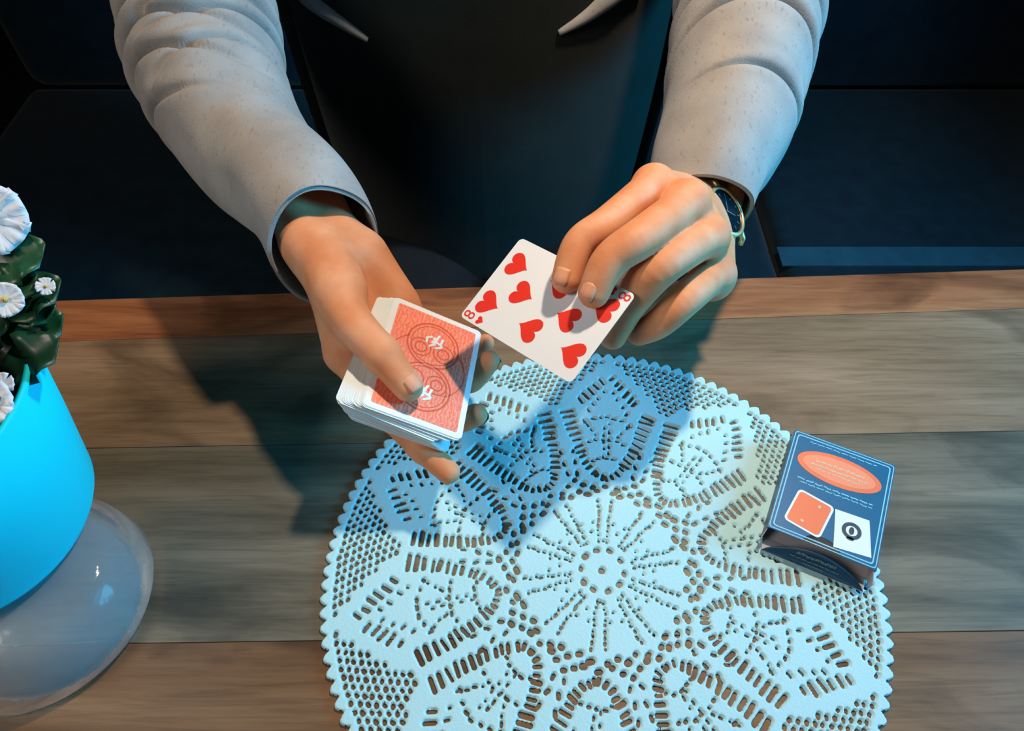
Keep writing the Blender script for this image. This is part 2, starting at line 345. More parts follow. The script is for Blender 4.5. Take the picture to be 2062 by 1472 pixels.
# ------------------------------------------------------------------ crochet doily
R = .1755
def make_doily():
    h = .0006; n = int(2*(R+.004)/h)+1; ax = -(R+.004)+h*np.arange(n)
    X, Y = np.meshgrid(ax, ax, indexing='ij'); rr = np.hypot(X, Y); an = np.arctan2(Y, X)
    edge = R*(.975+.025*np.abs(np.cos(an*60)))
    D = (edge-rr).astype(np.float64)                                   # positive inside the cloth
    def hole(x, y, a, L, w):
        """slot centred x,y, half length L along angle a, half width w"""
        m = L+w+.004; i0, i1 = np.searchsorted(ax, (x-m, x+m)); j0, j1 = np.searchsorted(ax, (y-m, y+m))
        if i1 <= i0 or j1 <= j0: return
        dx, dy = X[i0:i1, j0:j1]-x, Y[i0:i1, j0:j1]-y; c, s = math.cos(a), math.sin(a)
        u = np.abs(dx*c+dy*s); v = -dx*s+dy*c; d = np.hypot(np.maximum(u-L, 0), v)-w
        D[i0:i1, j0:j1] = np.minimum(D[i0:i1, j0:j1], d)
    rib0 = math.radians(-6.4); sec = math.radians(36); rs = np.random.RandomState(3)
    j = lambda s: rs.uniform(-s, s)
    for k in range(10):
        rib = rib0+sec*k; tip = rib+sec/2
        def put(lat, rad, a, L, w, jit=.004):
            """lat/rad in units of R about the tip axis; a relative to the tangent"""
            x, y = lat+j(jit), rad+j(jit); c, s = math.cos(tip-math.pi/2), math.sin(tip-math.pi/2)
            hole(R*(x*c-y*s), R*(x*s+y*c), tip-math.pi/2+a+j(.12), R*max(L+j(.003), 0), R*w*(1+j(.15)))
        # net fans centred on each rib
        rows = 15
        for i in range(rows):
            r = .722+.0226*i
            if r > .965: break
            m = 26; st = sec/13*.94/ (r/.85)
            for q in range(-10, 11):
                dphi = (q+.5*(i % 2))*.0292/r
                al = abs(dphi)/(sec/2)
                if al > 1: continue
                zig = .70+.245*al**1.1
                if r < zig+.030: continue
                a = rib+dphi; hole(R*r*math.cos(a)*(1+j(.003)), R*r*math.sin(a)*(1+j(.003)), a+math.pi/2+j(.5), R*.0028, R*.0070*(1+j(.18)))
        # ladders of slits along both sides of each leaf
        leaf = catmull([(0, .372), (.040, .385), (.078, .425), (.112, .48), (.142, .54), (.170, .61), (.196, .685)], 400)
        sl = np.r_[0, np.cumsum(np.hypot(*np.diff(leaf, axis=0).T))]
        q = .008
        while q < sl[-1]-.004:
            u = q/sl[-1]; i = min(np.searchsorted(sl, q), 398); p = leaf[i]; t = nrm(leaf[i+1]-leaf[i]); L = .008+.026*u
            nn = np.array([-t[1], t[0]])
            c = p+nn*(L*.85)*.9; a = math.atan2(nn[1], nn[0])
            for sx in (1, -1): put(sx*c[0], c[1], a if sx > 0 else math.pi-a, L*.72, .0058+.0034*(rs.rand() if u < .8 else .8))
            q += .0250+.006*u
        # V of slits under each star tip
        for i in range(6):
            u = i/5
            for sx in (1, -1):
                if i == 0 and sx < 0: continue
                put(sx*(.012+.100*u), .868-.130*u, (.9 if sx > 0 else math.pi-.9), .010+.010*u*(u < .9), .0072)
        for i in range(4):
            for sx in (1, -1): put(sx*(.020+.020*i), .775-.034*i+.015, (1.0 if sx > 0 else math.pi-1.0), .004, .0052)
        # dotted veins in the leaf
        for i in range(7): put((i-3)*.030, .655-.0045*(i-3)**2*.9+.01, 0, .004, .0058)
        for i in range(6): put((i-2.5)*.028, .555-.003*(i-2.5)**2, 0, .003, .0056)
        for i in range(5): put((i-2)*.026, .465-.004*(i-2)**2, 0, .003, .0056)
        for i in range(5):
            put(.010, .49+.034*i, 1.57, .003, .0046); put(-.012, .475+.034*i, 1.57, .003, .0046)
        for i in range(4):
            for sx in (1, -1): put(sx*(.045+.016*i), .57+.022*i, .9*sx, .003, .0048)
        # holes between neighbouring leaves, on the rib axis
        def rput(lat, rad, a, L, w):
            x, y = lat+j(.004), rad+j(.004); c, s = math.cos(rib-math.pi/2), math.sin(rib-math.pi/2)
            hole(R*(x*c-y*s), R*(x*s+y*c), rib-math.pi/2+a+j(.3), R*L, R*w*(1+j(.2)))
        for i in range(3):
            for sx in (1, -1): rput(sx*(.018+.004*i), .405+.05*i, 1.2*sx, .006, .0068)
        for lat, rad in ((0, .375), (.030, .350), (-.030, .350), (.0, .325), (.060, .332), (-.060, .332)): rput(lat, rad, .3, .003, .0105)
        for lat, rad in ((.0, .345), (.030, .318), (-.030, .318), (.062, .300), (-.062, .300)): put(lat, rad, .2, .004, .0098)
        # dotted rays of the central rosette
        for i in range(9):
            put(.013+.0015*i, .115+.020*i, 1.57, .002, .0044+.0001*i); put(-.013-.0015*i, .115+.020*i, 1.57, .002, .0044+.0001*i)
        rput(0, .078, 0, .003, .0095); put(0, .118, 0, .001, .004); rput(.0, .150, 0, .001, .004); rput(.022, .185, 0, .001, .004); rput(-.022, .185, 0, .001, .004)
    hole(0, 0, 0, 0, R*.012)
    # snap the grid to the hole outlines
    gx, gy = np.gradient(D, h); g = np.maximum(np.hypot(gx, gy), .5)
    snap = np.abs(D) < .55*h
    PX = np.where(snap, X-D*gx/g**2, X); PY = np.where(snap, Y-D*gy/g**2, Y); DD = np.where(snap, 0, D)
    ok = DD >= 0
    q = ok[:-1, :-1] & ok[1:, :-1] & ok[1:, 1:] & ok[:-1, 1:]
    idx = np.arange(n*n).reshape(n, n)
    A, B, C_, D_ = idx[:-1, :-1], idx[1:, :-1], idx[1:, 1:], idx[:-1, 1:]
    T = [np.stack([A[q], B[q], C_[q]], 1), np.stack([A[q], C_[q], D_[q]], 1)]
    c4 = [ok[:-1, :-1], ok[1:, :-1], ok[1:, 1:], ok[:-1, 1:]]; I4 = [A, B, C_, D_]
    for s in range(4):
        m = ~c4[s] & c4[(s+1) % 4] & c4[(s+2) % 4] & c4[(s+3) % 4]
        T.append(np.stack([I4[(s+1) % 4][m], I4[(s+2) % 4][m], I4[(s+3) % 4][m]], 1))
    T = np.concatenate(T)
    d = np.clip(DD, 0, None); u = np.clip(d/.0016, 0, 1)
    Z = np.where(DD > 0, .0017+.0012*np.sqrt(1-(1-u)**2), .0003)
    used = np.unique(T); remap = np.full(n*n, -1); remap[used] = np.arange(len(used))
    V = np.stack([PX.ravel()[used], PY.ravel()[used], Z.ravel()[used]], 1)
    return np_mesh('doily', V, remap[T])
dl = link('doily', make_doily(), M['doily'])
tag(dl, 'round pale blue crochet lace doily with a scalloped edge on the table', 'doily')

# ------------------------------------------------------------------ card box on the doily's edge
BW, BL, BH = .0666, .0802, .0155; yaw = -.4487
cbx = thing('card_box', 'open blue playing card box with orange oval lying on the doily edge', 'card box', (.1519, .0440, .0030))
cbx.rotation_euler = (0, 0, yaw)
t = .0006
hw, hl = BW/2, BL/2
def notch_panel(z0, z1):                                               # top panel with the thumb notch in its open edge
    pts = [(-hw, hl), (-hw, -hl)]+[(-.012+.024*i/12, -hl+.0075*math.sin(math.pi*min(max(i/12, 0), 1))**.45) for i in range(13)]+[(hw, -hl), (hw, hl)]
    return prism(pts, z0, z1)
sh = join([boxvf(-hw, hw, -hl, hl, 0, t), boxvf(-hw, -hw+t, -hl, hl, t, BH-t), boxvf(hw-t, hw, -hl, hl, t, BH-t), boxvf(-hw+t, hw-t, hl-t, hl, t, BH-t)])
obj('box_sides', *sh, M['box_dark'], cbx); obj('front_panel', *notch_panel(BH-t, BH), M['box_blue'], cbx)
obj('lining', *join([boxvf(-hw+t, hw-t, -hl+.0004, hl-t, t, t*1.6), boxvf(-hw+t, -hw+1.6*t, -hl+.0004, hl-t, t, BH-t), boxvf(hw-1.6*t, hw-t, -hl+.0004, hl-t, t, BH-t), boxvf(-hw+t, hw-t, -hl+.012, -hl+.0125, t, BH-t)]), M['box_in'], cbx)
zt = BH+.00012
def frameline(w, h, th, z, cx=0, cy=0):
    a = rrect(w, h, .002, 3, cx, cy); b = rrect(w-2*th, h-2*th, .0016, 3, cx, cy); n = len(a)
    return [(x, y, z) for x, y in a]+[(x, y, z) for x, y in b], [(i, (i+1) % n, n+(i+1) % n, n+i) for i in range(n)]
obj('border_line', *frameline(BW-.0052, BL-.0052, .0008, zt), M['box_line'], cbx)
obj('border_line', *frameline(BW-.0012, BL-.0012, .0006, zt), M['box_line'], cbx)
def disc(cx, cy, a, b, z, n=48): return [(cx+a*math.cos(2*math.pi*i/n), cy+b*math.sin(2*math.pi*i/n), z) for i in range(n)], [tuple(range(n))]
ov = obj('oval_print', *disc(.000, .0190, .0272, .0118, zt), M['orange'], cbx)
obj('oval_inner', *disc(.000, .0190, .0235, .0090, zt+.00008), M['orange_light'], ov)
def squiggle(x0, x1, y, amp, w, z, n=60, seed=0):
    rs = np.random.RandomState(seed); xs = np.linspace(x0, x1, n); ys = y+amp*rs.uniform(-1, 1, n)
    V = [];
    for x, yy in zip(xs, ys): V += [(x, yy-w, z), (x, yy+w, z)]
    return V, [(2*i, 2*i+2, 2*i+3, 2*i+1) for i in range(n-1) if i % 7 != 6]
obj('oval_lettering', *join([squiggle(-.016, .016, .0215, .0008, .0006, zt+.0002, seed=1), squiggle(-.018, .018, .0180, .0007, .0005, zt+.0002, seed=2), squiggle(-.014, .014, .0150, .0006, .0004, zt+.0002, seed=3)]), M['print_text'], ov)
for q_ in ((-.024, .024, .0035, .0005, .0004, zt, 60, 4), (-.022, .024, .0010, .0004, .0003, zt, 60, 5), (-.022, .022, .0345, .0004, .0003, zt, 60, 6)): obj('lettering_line', *squiggle(*q_), M['box_line'], cbx)
def rot2(pts, a, cx, cy): c, s = math.cos(a), math.sin(a); return [(cx+c*x-s*y, cy+s*x+c*y) for x, y in pts]
def flat(pts, z): return [(x, y, z) for x, y in pts], [tuple(range(len(pts)))]
pc = obj('printed_red_card', *flat(rot2(rrect(.024, .0265, .003), -.18, -.0115, -.0195), zt), M['card_white'], cbx)
obj('red_field', *flat(rot2(rrect(.0212, .0237, .0022), -.18, -.0115, -.0195), zt+.0001), M['orange'], pc)
obj('pip_mark', *join([disc(-.0065, -.0125, .001, .0012, zt+.0002, 12), disc(-.0145, -.0268, .0012, .0009, zt+.0002, 12)]), M['print_text'], pc)
pw = obj('printed_white_card', *flat(rot2([(-.0105, .0135), (.0105, .0120), (.0125, -.0135), (-.0100, -.0135)], .12, .0150, -.0215), zt+.00005), M['card_white'], cbx)
obj('emblem', *join([strip_ring(.0150, -.0205, .0048, .0024, zt+.0002, 24), disc(.0150, -.0205, .0016, .0028, zt+.0002, 16), disc(.0150, -.0262, .0025, .0012, zt+.0002, 8)]), M['emblem'], pw)
# the lid: panel folded out, tongue folded back towards the box
y0 = -hl; y1 = -hl-.0105
obj('lid_panel', [(-hw+.001, y0, .0012), (hw-.001, y0, .0012), (hw-.002, y1, .0035), (-hw+.002, y1, .0035), (-hw+.001, y0, .0007), (hw-.001, y0, .0007), (hw-.002, y1, .0030), (-hw+.002, y1, .0030)],
    [(0, 3, 2, 1), (4, 5, 6, 7), (0, 1, 5, 4), (2, 3, 7, 6), (1, 2, 6, 5), (3, 0, 4, 7)], M['box_in'], cbx)
V = []; n = 28
for i in range(n+1):
    u = i/n; x = -hw+.002+(BW-.004)*u; e = math.sin(math.pi*u)**.72
    for q in range(5):
        s = q/4; V.append((x, y1+.0065*s*e, .0036+.0105*s*e))
F = [(i*5+q, (i+1)*5+q, (i+1)*5+q+1, i*5+q+1) for i in range(n) for q in range(4)]
tg = obj('tuck_flap', V, F, M['box_dark'], cbx, True); so = tg.modifiers.new('solid', 'SOLIDIFY'); so.thickness = .0006; so.offset = -1
def on_flap(v): return [(x, y1+.0065*s-.0004, .0036+.0105*s+.0004) for x, s, _ in v]
v, f = join([squiggle(-.012, .012, .66, .05, .06, 0, seed=11), squiggle(-.015, .015, .40, .03, .03, 0, seed=12), squiggle(-.006, .006, .22, .03, .03, 0, seed=13)])
obj('flap_lettering', on_flap(v), f, M['hand_silver'], tg)
for sx in (-1, 1):
    obj('side_tab', [(sx*(hw-.0008), y0, .002), (sx*(hw-.0008), y0, .0140), (sx*(hw+.001), y0-.007, .0105), (sx*(hw+.001), y0-.007, .0045)], [(0, 1, 2, 3)], M['box_in'], cbx).modifiers.new('solid', 'SOLIDIFY').thickness = .0005

# ------------------------------------------------------------------ the eight of hearts
KW, KL = .063, .088
k8 = dict(o=np.array([-.0374, .1115, .1260]), ex=np.array([.596, .7157, .364]), ey=np.array([-.7313, .671, -.122]), ez=np.array([-.3316, -.1935, .9234]))
dk = dict(o=np.array([-.1101, .1032, .0797]), ex=np.array([.8891, -.1118, -.4439]), ey=np.array([.1132, .9933, -.0234]), ez=np.array([.4435, -.0295, .8958]))
for q in (k8, dk):
    q['ex'] = nrm(q['ex']); q['ez'] = nrm(np.cross(q['ex'], q['ey'])); q['ey'] = np.cross(q['ez'], q['ex'])
cardv, cardf = prism(rrect(KW, KL, .0032), -.0003, 0)
card_me = mesh('playing_card', cardv, cardf); card_me.materials.append(M['card_white'])
c8 = link('playing_card', card_me); c8.matrix_world = frame(k8['o'], k8['ex'], k8['ey'], k8['ez'])
tag(c8, 'white eight of hearts card held face up between the fingers', 'playing card')
def heart(s):
    out = []
    for i in range(40):
        a = 2*math.pi*i/40; x = 16*math.sin(a)**3; y = 13*math.cos(a)-5*math.cos(2*a)-2*math.cos(3*a)-math.cos(4*a); out.append((x*s/32, (y+2)*s/32))
    return out
hv = heart(.0165); big_heart = mesh('heart_pip', *flat(hv, .00012)); big_heart.materials.append(M['pip_red'])
small_heart = mesh('heart_index', *flat(heart(.0055), .00012)); small_heart.materials.append(M['pip_red'])
for u, v, up in ((.27, .13, 1), (.745, .13, 1), (.50, .305, 1), (.25, .50, 0), (.765, .51, 0), (.50, .695, 0), (.25, .875, 0), (.765, .875, 0)):
    o = link('heart_pip', big_heart, None, c8)
    # u runs from the card's far long edge to its near long edge, v along the card
    o.location = ((.5-u)*KW, (.5-v)*KL, 0); o.rotation_euler = (0, 0, 0 if up else math.pi)
def text_mesh(s, size):
    c = bpy.data.curves.new('index_number', 'FONT'); c.body = s; c.size = size; c.align_x = 'CENTER'; c.align_y = 'CENTER'
    o = bpy.data.objects.new('index_number', c); COL.objects.link(o); dg = bpy.context.evaluated_depsgraph_get()
    me = bpy.data.meshes.new_from_object(o.evaluated_get(dg)); bpy.data.objects.remove(o); return me
num = text_mesh('8', .011); num.materials.clear(); num.materials.append(M['pip_red'])
for sx in (1, -1):
    o = link('index_number', num, None, c8); o.location = (-sx*.0275, sx*.0385, .00012); o.rotation_euler = (0, 0, 0 if sx > 0 else math.pi)
    o = link('heart_index', small_heart, None, c8); o.location = (-sx*.0275, sx*.0300, 0); o.rotation_euler = (0, 0, 0 if sx > 0 else math.pi)

# ------------------------------------------------------------------ the deck in the other hand
DK = frame(dk['o'], dk['ex'], dk['ey'], dk['ez'])
top = link('playing_card', card_me.copy()); top.matrix_world = DK
tag(top, 'orange-backed card lying face down on top of the deck in the hand', 'playing card', 'cards of the held deck')
bp = obj('back_print', *flat(rrect(KW-.0075, KL-.0075, .0015), .00012), M['card_back'], top); bp['label'] = 'orange ornamental card back'
rings = []
for cy in (.0165, -.0165):
    sg = 1 if cy > 0 else -1
    for r, w in ((.0175, .0011), (.0150, .0006)): rings.append(strip_ring(.001, cy, r, w, .0002, 48))
    rings += [strip_ring(.0088, cy-.004*sg, .0068, .0008, .00022, 32), strip_ring(.0088, cy-.004*sg, .0038, .0009, .00022, 24), strip_ring(-.0068, cy-.004*sg, .0068, .0008, .00022, 32), strip_ring(-.0068, cy-.004*sg, .0038, .0009, .00022, 24)]
rings += [strip_ring(.004, 0, .0215, .0008, .0002, 24, -60, 60), strip_ring(-.004, 0, .0215, .0008, .0002, 24, 120, 240)]
obj('ring_ornament', *join(rings), M['back_dark'], top)
for cy, sg in ((.0205, 1), (-.0205, -1)):
    rs = np.random.RandomState(4); fig = []
    for i in range(12):
        a = rs.uniform(0, 6.28); r = rs.uniform(0, .0055); fig.append(flat(rot2([(-.0030, -.0006), (.0030, -.0008), (.0022, .0009), (-.0020, .0007)], rs.uniform(0, 3.1), .001+r*math.cos(a), cy+r*math.sin(a)), .00026+i*.00001))
    obj('white_figure', *join(fig), M['card_white'], top)
obj('white_filigree', *join([strip_ring(.0088, cy, .0054, .0004, .00024, 24) for cy in (.0125, -.0125)]+[strip_ring(.001, cy, .0163, .0004, .00024, 40) for cy in (.0165, -.0165)]), M['orange_light'], top)
NC = 40
card_edge_me = mesh('playing_card', cardv, cardf); card_edge_me.materials.append(M['card_edge'])
rs = np.random.RandomState(9)
for i in range(1, NC):
    o = link('playing_card', card_edge_me)
    if i < 3: a, b, r = -.0004*i, -.0003*i, 0
    elif i < 16: u = (i-2)/13; a, b, r = -.013*u, -.003*u, .06*u
    else: u = (i-16)/(NC-17); a, b, r = -.013+.010*u, -.003-.001*u, .06-.07*u
    o.matrix_world = DK @ Matrix.Translation((a+rs.uniform(-.0005, .0005), b+rs.uniform(-.0007, .0007), -.00034*i)) @ Matrix.Rotation(-r, 4, 'Z')
    tag(o, 'pale-edged playing card stacked beneath the orange-backed top card', 'playing card', 'cards of the held deck')

# ------------------------------------------------------------------ the person
person = thing('person', 'person in a grey cardigan over a dark shirt holding cards in both hands', 'person', (-.09, .62, -.75))
POFF = np.array([.09, -.62, .75])                                       # parts are built in world space and shifted to the root
def D3(a, b, c): return dk['o']+(dk['ex']*a+dk['ey']*b+dk['ez']*c)*.001
def card_at(px, py, off):                                               # a point over the eight of hearts
    d = ray(px, py); tt = ((k8['o']-CAM)@k8['ez'])/(d@k8['ez']); return CAM+tt*d+k8['ez']*off
mm = .001
nails = []
def chain(Fd, D, pts, rad, k=.0006, fl=None):
    k = 0
    q = catmull(np.c_[np.array(pts), np.array(rad)], 8*(len(pts)-1)+1)
    for i in range(len(q)-1): Fd.seg(D, q[i, :3], q[i+1, :3], q[i, 3]*mm, q[i+1, 3]*mm, k)
# ---- hand with the deck
L_wr = D3(-85, 69, -7); L_el = P(385, -25, .60)
def hand_deck():
    pts = dict(index=[D3(-49, 1, -20), D3(-9, -27, -25), D3(15, -43, -24), D3(34, -55, -22)],
               middle=[D3(-41, 19, -26), D3(4, -2, -28), D3(33, -13, -25), D3(41, -16, -9)],
               ring=[D3(-30, 37, -28), D3(10, 24, -30), D3(36, 19, -22), D3(41.5, 25, -3)],
               pinky=[D3(-15, 52, -25), D3(14, 46, -28), D3(32, 42, -22), D3(38, 43, -8)],
               thumb=[D3(-77, 47, -3), D3(-55, 9, 4.5), D3(-31, -13, 10.5), D3(-10, -27.5, 9.0)])
    rad = dict(index=[12, 9.8, 8.8, 7.4], middle=[12, 10, 8.6, 7.4], ring=[11.5, 9.4, 8.2, 7.2], pinky=[10.5, 8.2, 7.2, 6.4], thumb=[15.5, 13, 11, 9.0])
    allp = np.array(sum(pts.values(), [])+[L_wr]); ax = nrm(L_el-L_wr)
    Fd = Field(allp.min(0)-.03+np.minimum(ax*.06, 0), allp.max(0)+.03+np.maximum(ax*.06, 0), .0011)
    Pm = Fd.new(); n = dk['ez']; ru = nrm(np.cross(ax, n))
    for s, r in ((-1, 15), (1, 15.5)):
        w = L_wr+ru*s*.0115; Fd.seg(Pm, w, L_wr+ax*.075+ru*s*.013, r*mm, 18*mm, .012)
        Fd.seg(Pm, w, w-ax*.008, r*mm, (r-1)*mm, .012)
    bases = [D3(-79, 52, -9), D3(-73, 60, -12), D3(-66, 68, -13), D3(-58, 75, -11)]
    for b, f in zip(bases, ('index', 'middle', 'ring', 'pinky')): Fd.seg(Pm, b, pts[f][0], .0140, (rad[f][0]+.8)*mm, .014)
    Fd.seg(Pm, D3(-58, 76, -9), D3(-26, 57, -20), .0135, .0130, .012)                       # heel of the hand
    Th = Fd.new(); chain(Fd, Th, pts['thumb'], rad['thumb'], .006)
    Fd.seg(Th, D3(-86, 60, -3), D3(-66, 30, 0), .0165, .0165, .010)                         # ball of the thumb
    Fd.seg(Th, D3(-31, -13, 10.5), D3(-31, -13, 11), .0112, .0112, .004)
    Fd.seg(Th, D3(-60, 18, -4), D3(-50, 4, -14), .0105, .0105, .008)                        # web to the index finger
    G = smin(Pm, Th, .006)
    for f in ('index', 'middle', 'ring', 'pinky'):
        Q = Fd.new(); chain(Fd, Q, pts[f], rad[f], .003)
        for i in (1, 2): Fd.seg(Q, pts[f][i], pts[f][i]+np.array([0, 0, 1e-4]), (rad[f][i]+.5)*mm, (rad[f][i]+.5)*mm, .004)
        G = smin(G, Q, .0045)
    for f in ('thumb', 'middle', 'ring', 'index'): nails.append((pts[f][2], pts[f][3], rad[f][3], dict(thumb=nrm(dk['ez']-.25*dk['ex']), middle=dk['ex'], ring=dk['ex'], index=-dk['ez'])[f]))
    return surface(Fd, G)
# ---- hand with the eight of hearts
R_wr = P(1408, 425, .512); R_el = P(1505, -40, .61)
def hand_card():
    pts = dict(index=[P(1316, 374, .455), P(1228, 447, .426), card_at(1178, 517, .0135), card_at(1148, 577, .0088)],
               middle=[P(1384, 408, .446), P(1300, 473, .411), card_at(1240, 552, .0150), card_at(1203, 605, .0090)],
               ring=[P(1424, 477, .450), P(1336, 532, .417), P(1274, 602, .429), P(1234, 676, .439)],
               pinky=[P(1438, 550, .461), P(1380, 602, .434), P(1328, 650, .437), P(1287, 671, .440)],
               thumb=[P(1352, 425, .502), P(1280, 470, .470), P(1222, 550, .455), card_at(1178, 598, -.0098)])
    rad = dict(index=[11.5, 10.4, 9.6, 8.6], middle=[12, 11.6, 10.4, 8.9], ring=[11.8, 11.8, 10.6, 8.4], pinky=[11, 10.4, 9.2, 7.6], thumb=[14, 12, 10.5, 9.2])
    allp = np.array(sum(pts.values(), [])+[R_wr]); ax = nrm(R_el-R_wr)
    Fd = Field(allp.min(0)-.03+np.minimum(ax*.06, 0), allp.max(0)+.03+np.maximum(ax*.06, 0), .0011)
    Pm = Fd.new(); ru = nrm(.5*cR-.87*cU); ru = nrm(ru-ax*(ru@ax))
    for s in (-1, 1):
        w = R_wr+ru*s*.0125; Fd.seg(Pm, w, R_wr+ax*.075+ru*s*.014, .0175, .019, .012)
    bases = [P(1380, 395, .506), P(1398, 415, .502), P(1415, 442, .502), P(1424, 472, .506)]
    for b, f in zip(bases, ('index', 'middle', 'ring', 'pinky')): Fd.seg(Pm, b, pts[f][0], .0145, (rad[f][0]+.6)*mm, .013)
    Fd.seg(Pm, bases[3], pts['pinky'][0]+np.array([0, 0, -.008]), .015, .012, .012)
    for f in ('index', 'middle', 'ring', 'pinky'): Fd.seg(Pm, pts[f][0], pts[f][0]+1e-4, (rad[f][0]+.8)*mm, (rad[f][0]+.8)*mm, .006)
    Th = Fd.new(); chain(Fd, Th, pts['thumb'], rad['thumb'], .006); Fd.seg(Th, P(1375, 430, .505), pts['thumb'][1], .017, .013, .01)
    G = smin(Pm, Th, .008); FA = Fd.new()
    for f in ('index', 'middle', 'ring', 'pinky'):
        Q = Fd.new(); chain(Fd, Q, pts[f], rad[f], .003)
        FA = smin(FA, Q, .0006)
    G = smin(G, FA, .0045)
    for f in ('index', 'middle'): nails.append((pts[f][2], pts[f][3], rad[f][3], k8['ez'] if f in ('index', 'middle') else nrm(-cF+.3*cU)))
    return surface(Fd, G)
Lc = L_wr-nrm(L_el-L_wr)*.002
l_axis = [(-.285, .60, .37), (-.315, .51, .26), P(392, -40, .615), P(408, 60, .598), P(440, 190, .575), P(515, 315, .548), Lc+ (L_el-L_wr)*.16, Lc]
Rc = R_wr+nrm(R_el-R_wr)*.002
r_axis = [(.115, .60, .37), (.155, .52, .27), P(1512, -70, .625), P(1502, 40, .605), P(1484, 140, .582), P(1458, 260, .556), Rc+(R_el-R_wr)*.15, Rc]
def upper_body():
    Fd = Field((-.45, .28, -.35), (.30, .85, .56), .009); G = Fd.new()
    for wr, el, sh_, axis in ((L_wr, L_el, np.array([-.275, .60, .38]), l_axis), (R_wr, R_el, np.array([.105, .60, .38]), r_axis)):
        a = wr+(el-wr)*.22; q = [a]+[np.asarray(p) for p in axis[::-1][3:]]+[sh_]
        for i in range(len(q)-1): Fd.seg(G, q[i], q[i+1], .024+.003*i, .027+.003*i, .02)
    for z, r in ((-.26, .105), (-.1, .095), (.1, .10), (.3, .10)):
        for dx in (-.05, .05): Fd.seg(G, (-.09+dx, .66, z), (-.09+dx, .66, z+.12), r, r, .05)
    Fd.seg(G, (-.25, .62, .38), (.08, .62, .38), .06, .06, .05); Fd.seg(G, (-.09, .62, .40), (-.09, .60, .52), .055, .05, .04)
    return surface(Fd, G)
parts = [hand_deck(), hand_card(), upper_body()]; off = 0; VV, FF = [], []
for v, f in parts: VV.append(v); FF.append(f+off); off += len(v)
body = link('body', np_mesh('body', np.concatenate(VV)+POFF, np.concatenate(FF)), M['skin'], person)
for a, b, r, n in nails:
    t_ = nrm(b-a); n = nrm(n-t_*(n@t_)); s_ = np.cross(n, t_); V, F = [], []
    for i in range(7):
        for k in range(7):
            u, v = -1+2*i/6, -1+2*k/6; w = math.sqrt(max(0, 1-(abs(v))**4*.5)); x = u*.55*r*mm*(w if v > 0 else 1)
            y = v*.58*r*mm; hgt = r*mm*(1.0-.22*u*u-.17*max(v, 0)**2)+.0002
            V.append(b+t_*(y+.12*r*mm)+s_*x+n*hgt+POFF)
    F = [(i*7+k, (i+1)*7+k, (i+1)*7+k+1, i*7+k+1) for i in range(6) for k in range(6)]
    o = obj('fingernail', V, F, M['nail'], body, True); m_ = o.modifiers.new('solid', 'SOLIDIFY'); m_.thickness = .0005

# ---- cardigan sleeves: swept tubes with folds
def sleeve(axis, rads, flat_dir, folds, squash=.92, n=420, seg=112, inner=.05, open_tilt=None, seed=1):
    ax = catmull(axis, n); rd = catmull([(r, 0, 0) for r in rads], n)[:, 0]
    s = np.r_[0, np.cumsum(np.linalg.norm(np.diff(ax, axis=0), axis=1))]
    rs = np.random.RandomState(seed); ph = rs.uniform(0, 6.28, 8)
    V = []; prev = None; rings = []
    for i in range(n):
        t = nrm(ax[min(i+1, n-1)]-ax[max(i-1, 0)]); u = nrm(flat_dir-t*(flat_dir@t)); w = np.cross(t, u)
        rings.append((ax[i], t, u, w))
    q = 2*math.pi*np.arange(seg)/seg
    def ringpts(i, dr=0):
        c, t, u, w = rings[i]; r = np.full(seg, rd[i]+dr)
        for s0, amp, wid, phi, curv, span in folds:
            da = (q-phi+math.pi) % (2*math.pi)-math.pi
            sc = s[i]-(s0+curv*(1-np.cos(da))); g = np.exp(-(da/span)**2*.5)
            z = sc/wid
            r += amp*g*(-1.9*np.exp(-(z/.40)**2)+.55*np.exp(-((z+1.5)/1.0)**2)+.30*np.exp(-((z-1.6)/1.2)**2))
        r += .0006*np.sin(3*q+ph[0]+s[i]*40)+.0005*np.sin(5*q+ph[1]-s[i]*70)
        return c+np.outer(r*np.cos(q), u)+np.outer(r*np.sin(q)*squash, w)
    order = [(i, 0) for i in range(n)]
    k = np.searchsorted(s, s[-1]-inner)
    order += [(n-1, -.0012)]+[(i, -.0028) for i in range(n-1, k, -4)]
    P_ = []
    for i, d in order:
        p = ringpts(i, d)
        if i == n-1 and d == 0: p = p-rings[i][1]*.0008
        if open_tilt is not None:
            e = max(0, 1-(s[-1]-s[i])/.05)
            c = rings[i][0]; p = p+np.outer(((p-c)@open_tilt[0])*open_tilt[1]*e, rings[i][1])
        P_.append(p)
    V = np.concatenate(P_); m = len(order)
    F = [(i*seg+k, i*seg+(k+1) % seg, (i+1)*seg+(k+1) % seg, (i+1)*seg+k) for i in range(m-1) for k in range(seg)]
    return V, F
# axis goes from shoulder to cuff; phi 0 points to the camera
toC = -cF
l_rad = [.075, .066, .066, .0640, .0590, .0500, .0430, .0405]
l_len = np.r_[0, np.cumsum(np.linalg.norm(np.diff(catmull(l_axis, 400), axis=0), axis=1))][-1]
def fold_list(total, items): return [(total-d, a, w, p, c, sp) for d, a, w, p, c, sp in items]
lf = fold_list(l_len, [(.305, .0080, .009, .5, .018, 1.5), (.284, .0085, .008, -.3, .010, 1.3), (.266, .0085, .0075, .3, .014, 1.5), (.248, .0070, .006, -.8, .010, 1.0), (.238, .0080, .0065, .8, .024, 1.1), (.228, .0055, .0045, -1.0, .008, .8), (.214, .0070, .006, 1.0, .034, 1.0), (.196, .0035, .005, -.4, .02, .7), (.186, .0050, .006, 1.3, .035, .8)])
v1, f1 = sleeve(l_axis, l_rad, toC, lf, seed=2, open_tilt=(nrm(cU*.9+cR*.1-cF*.6), -.45))
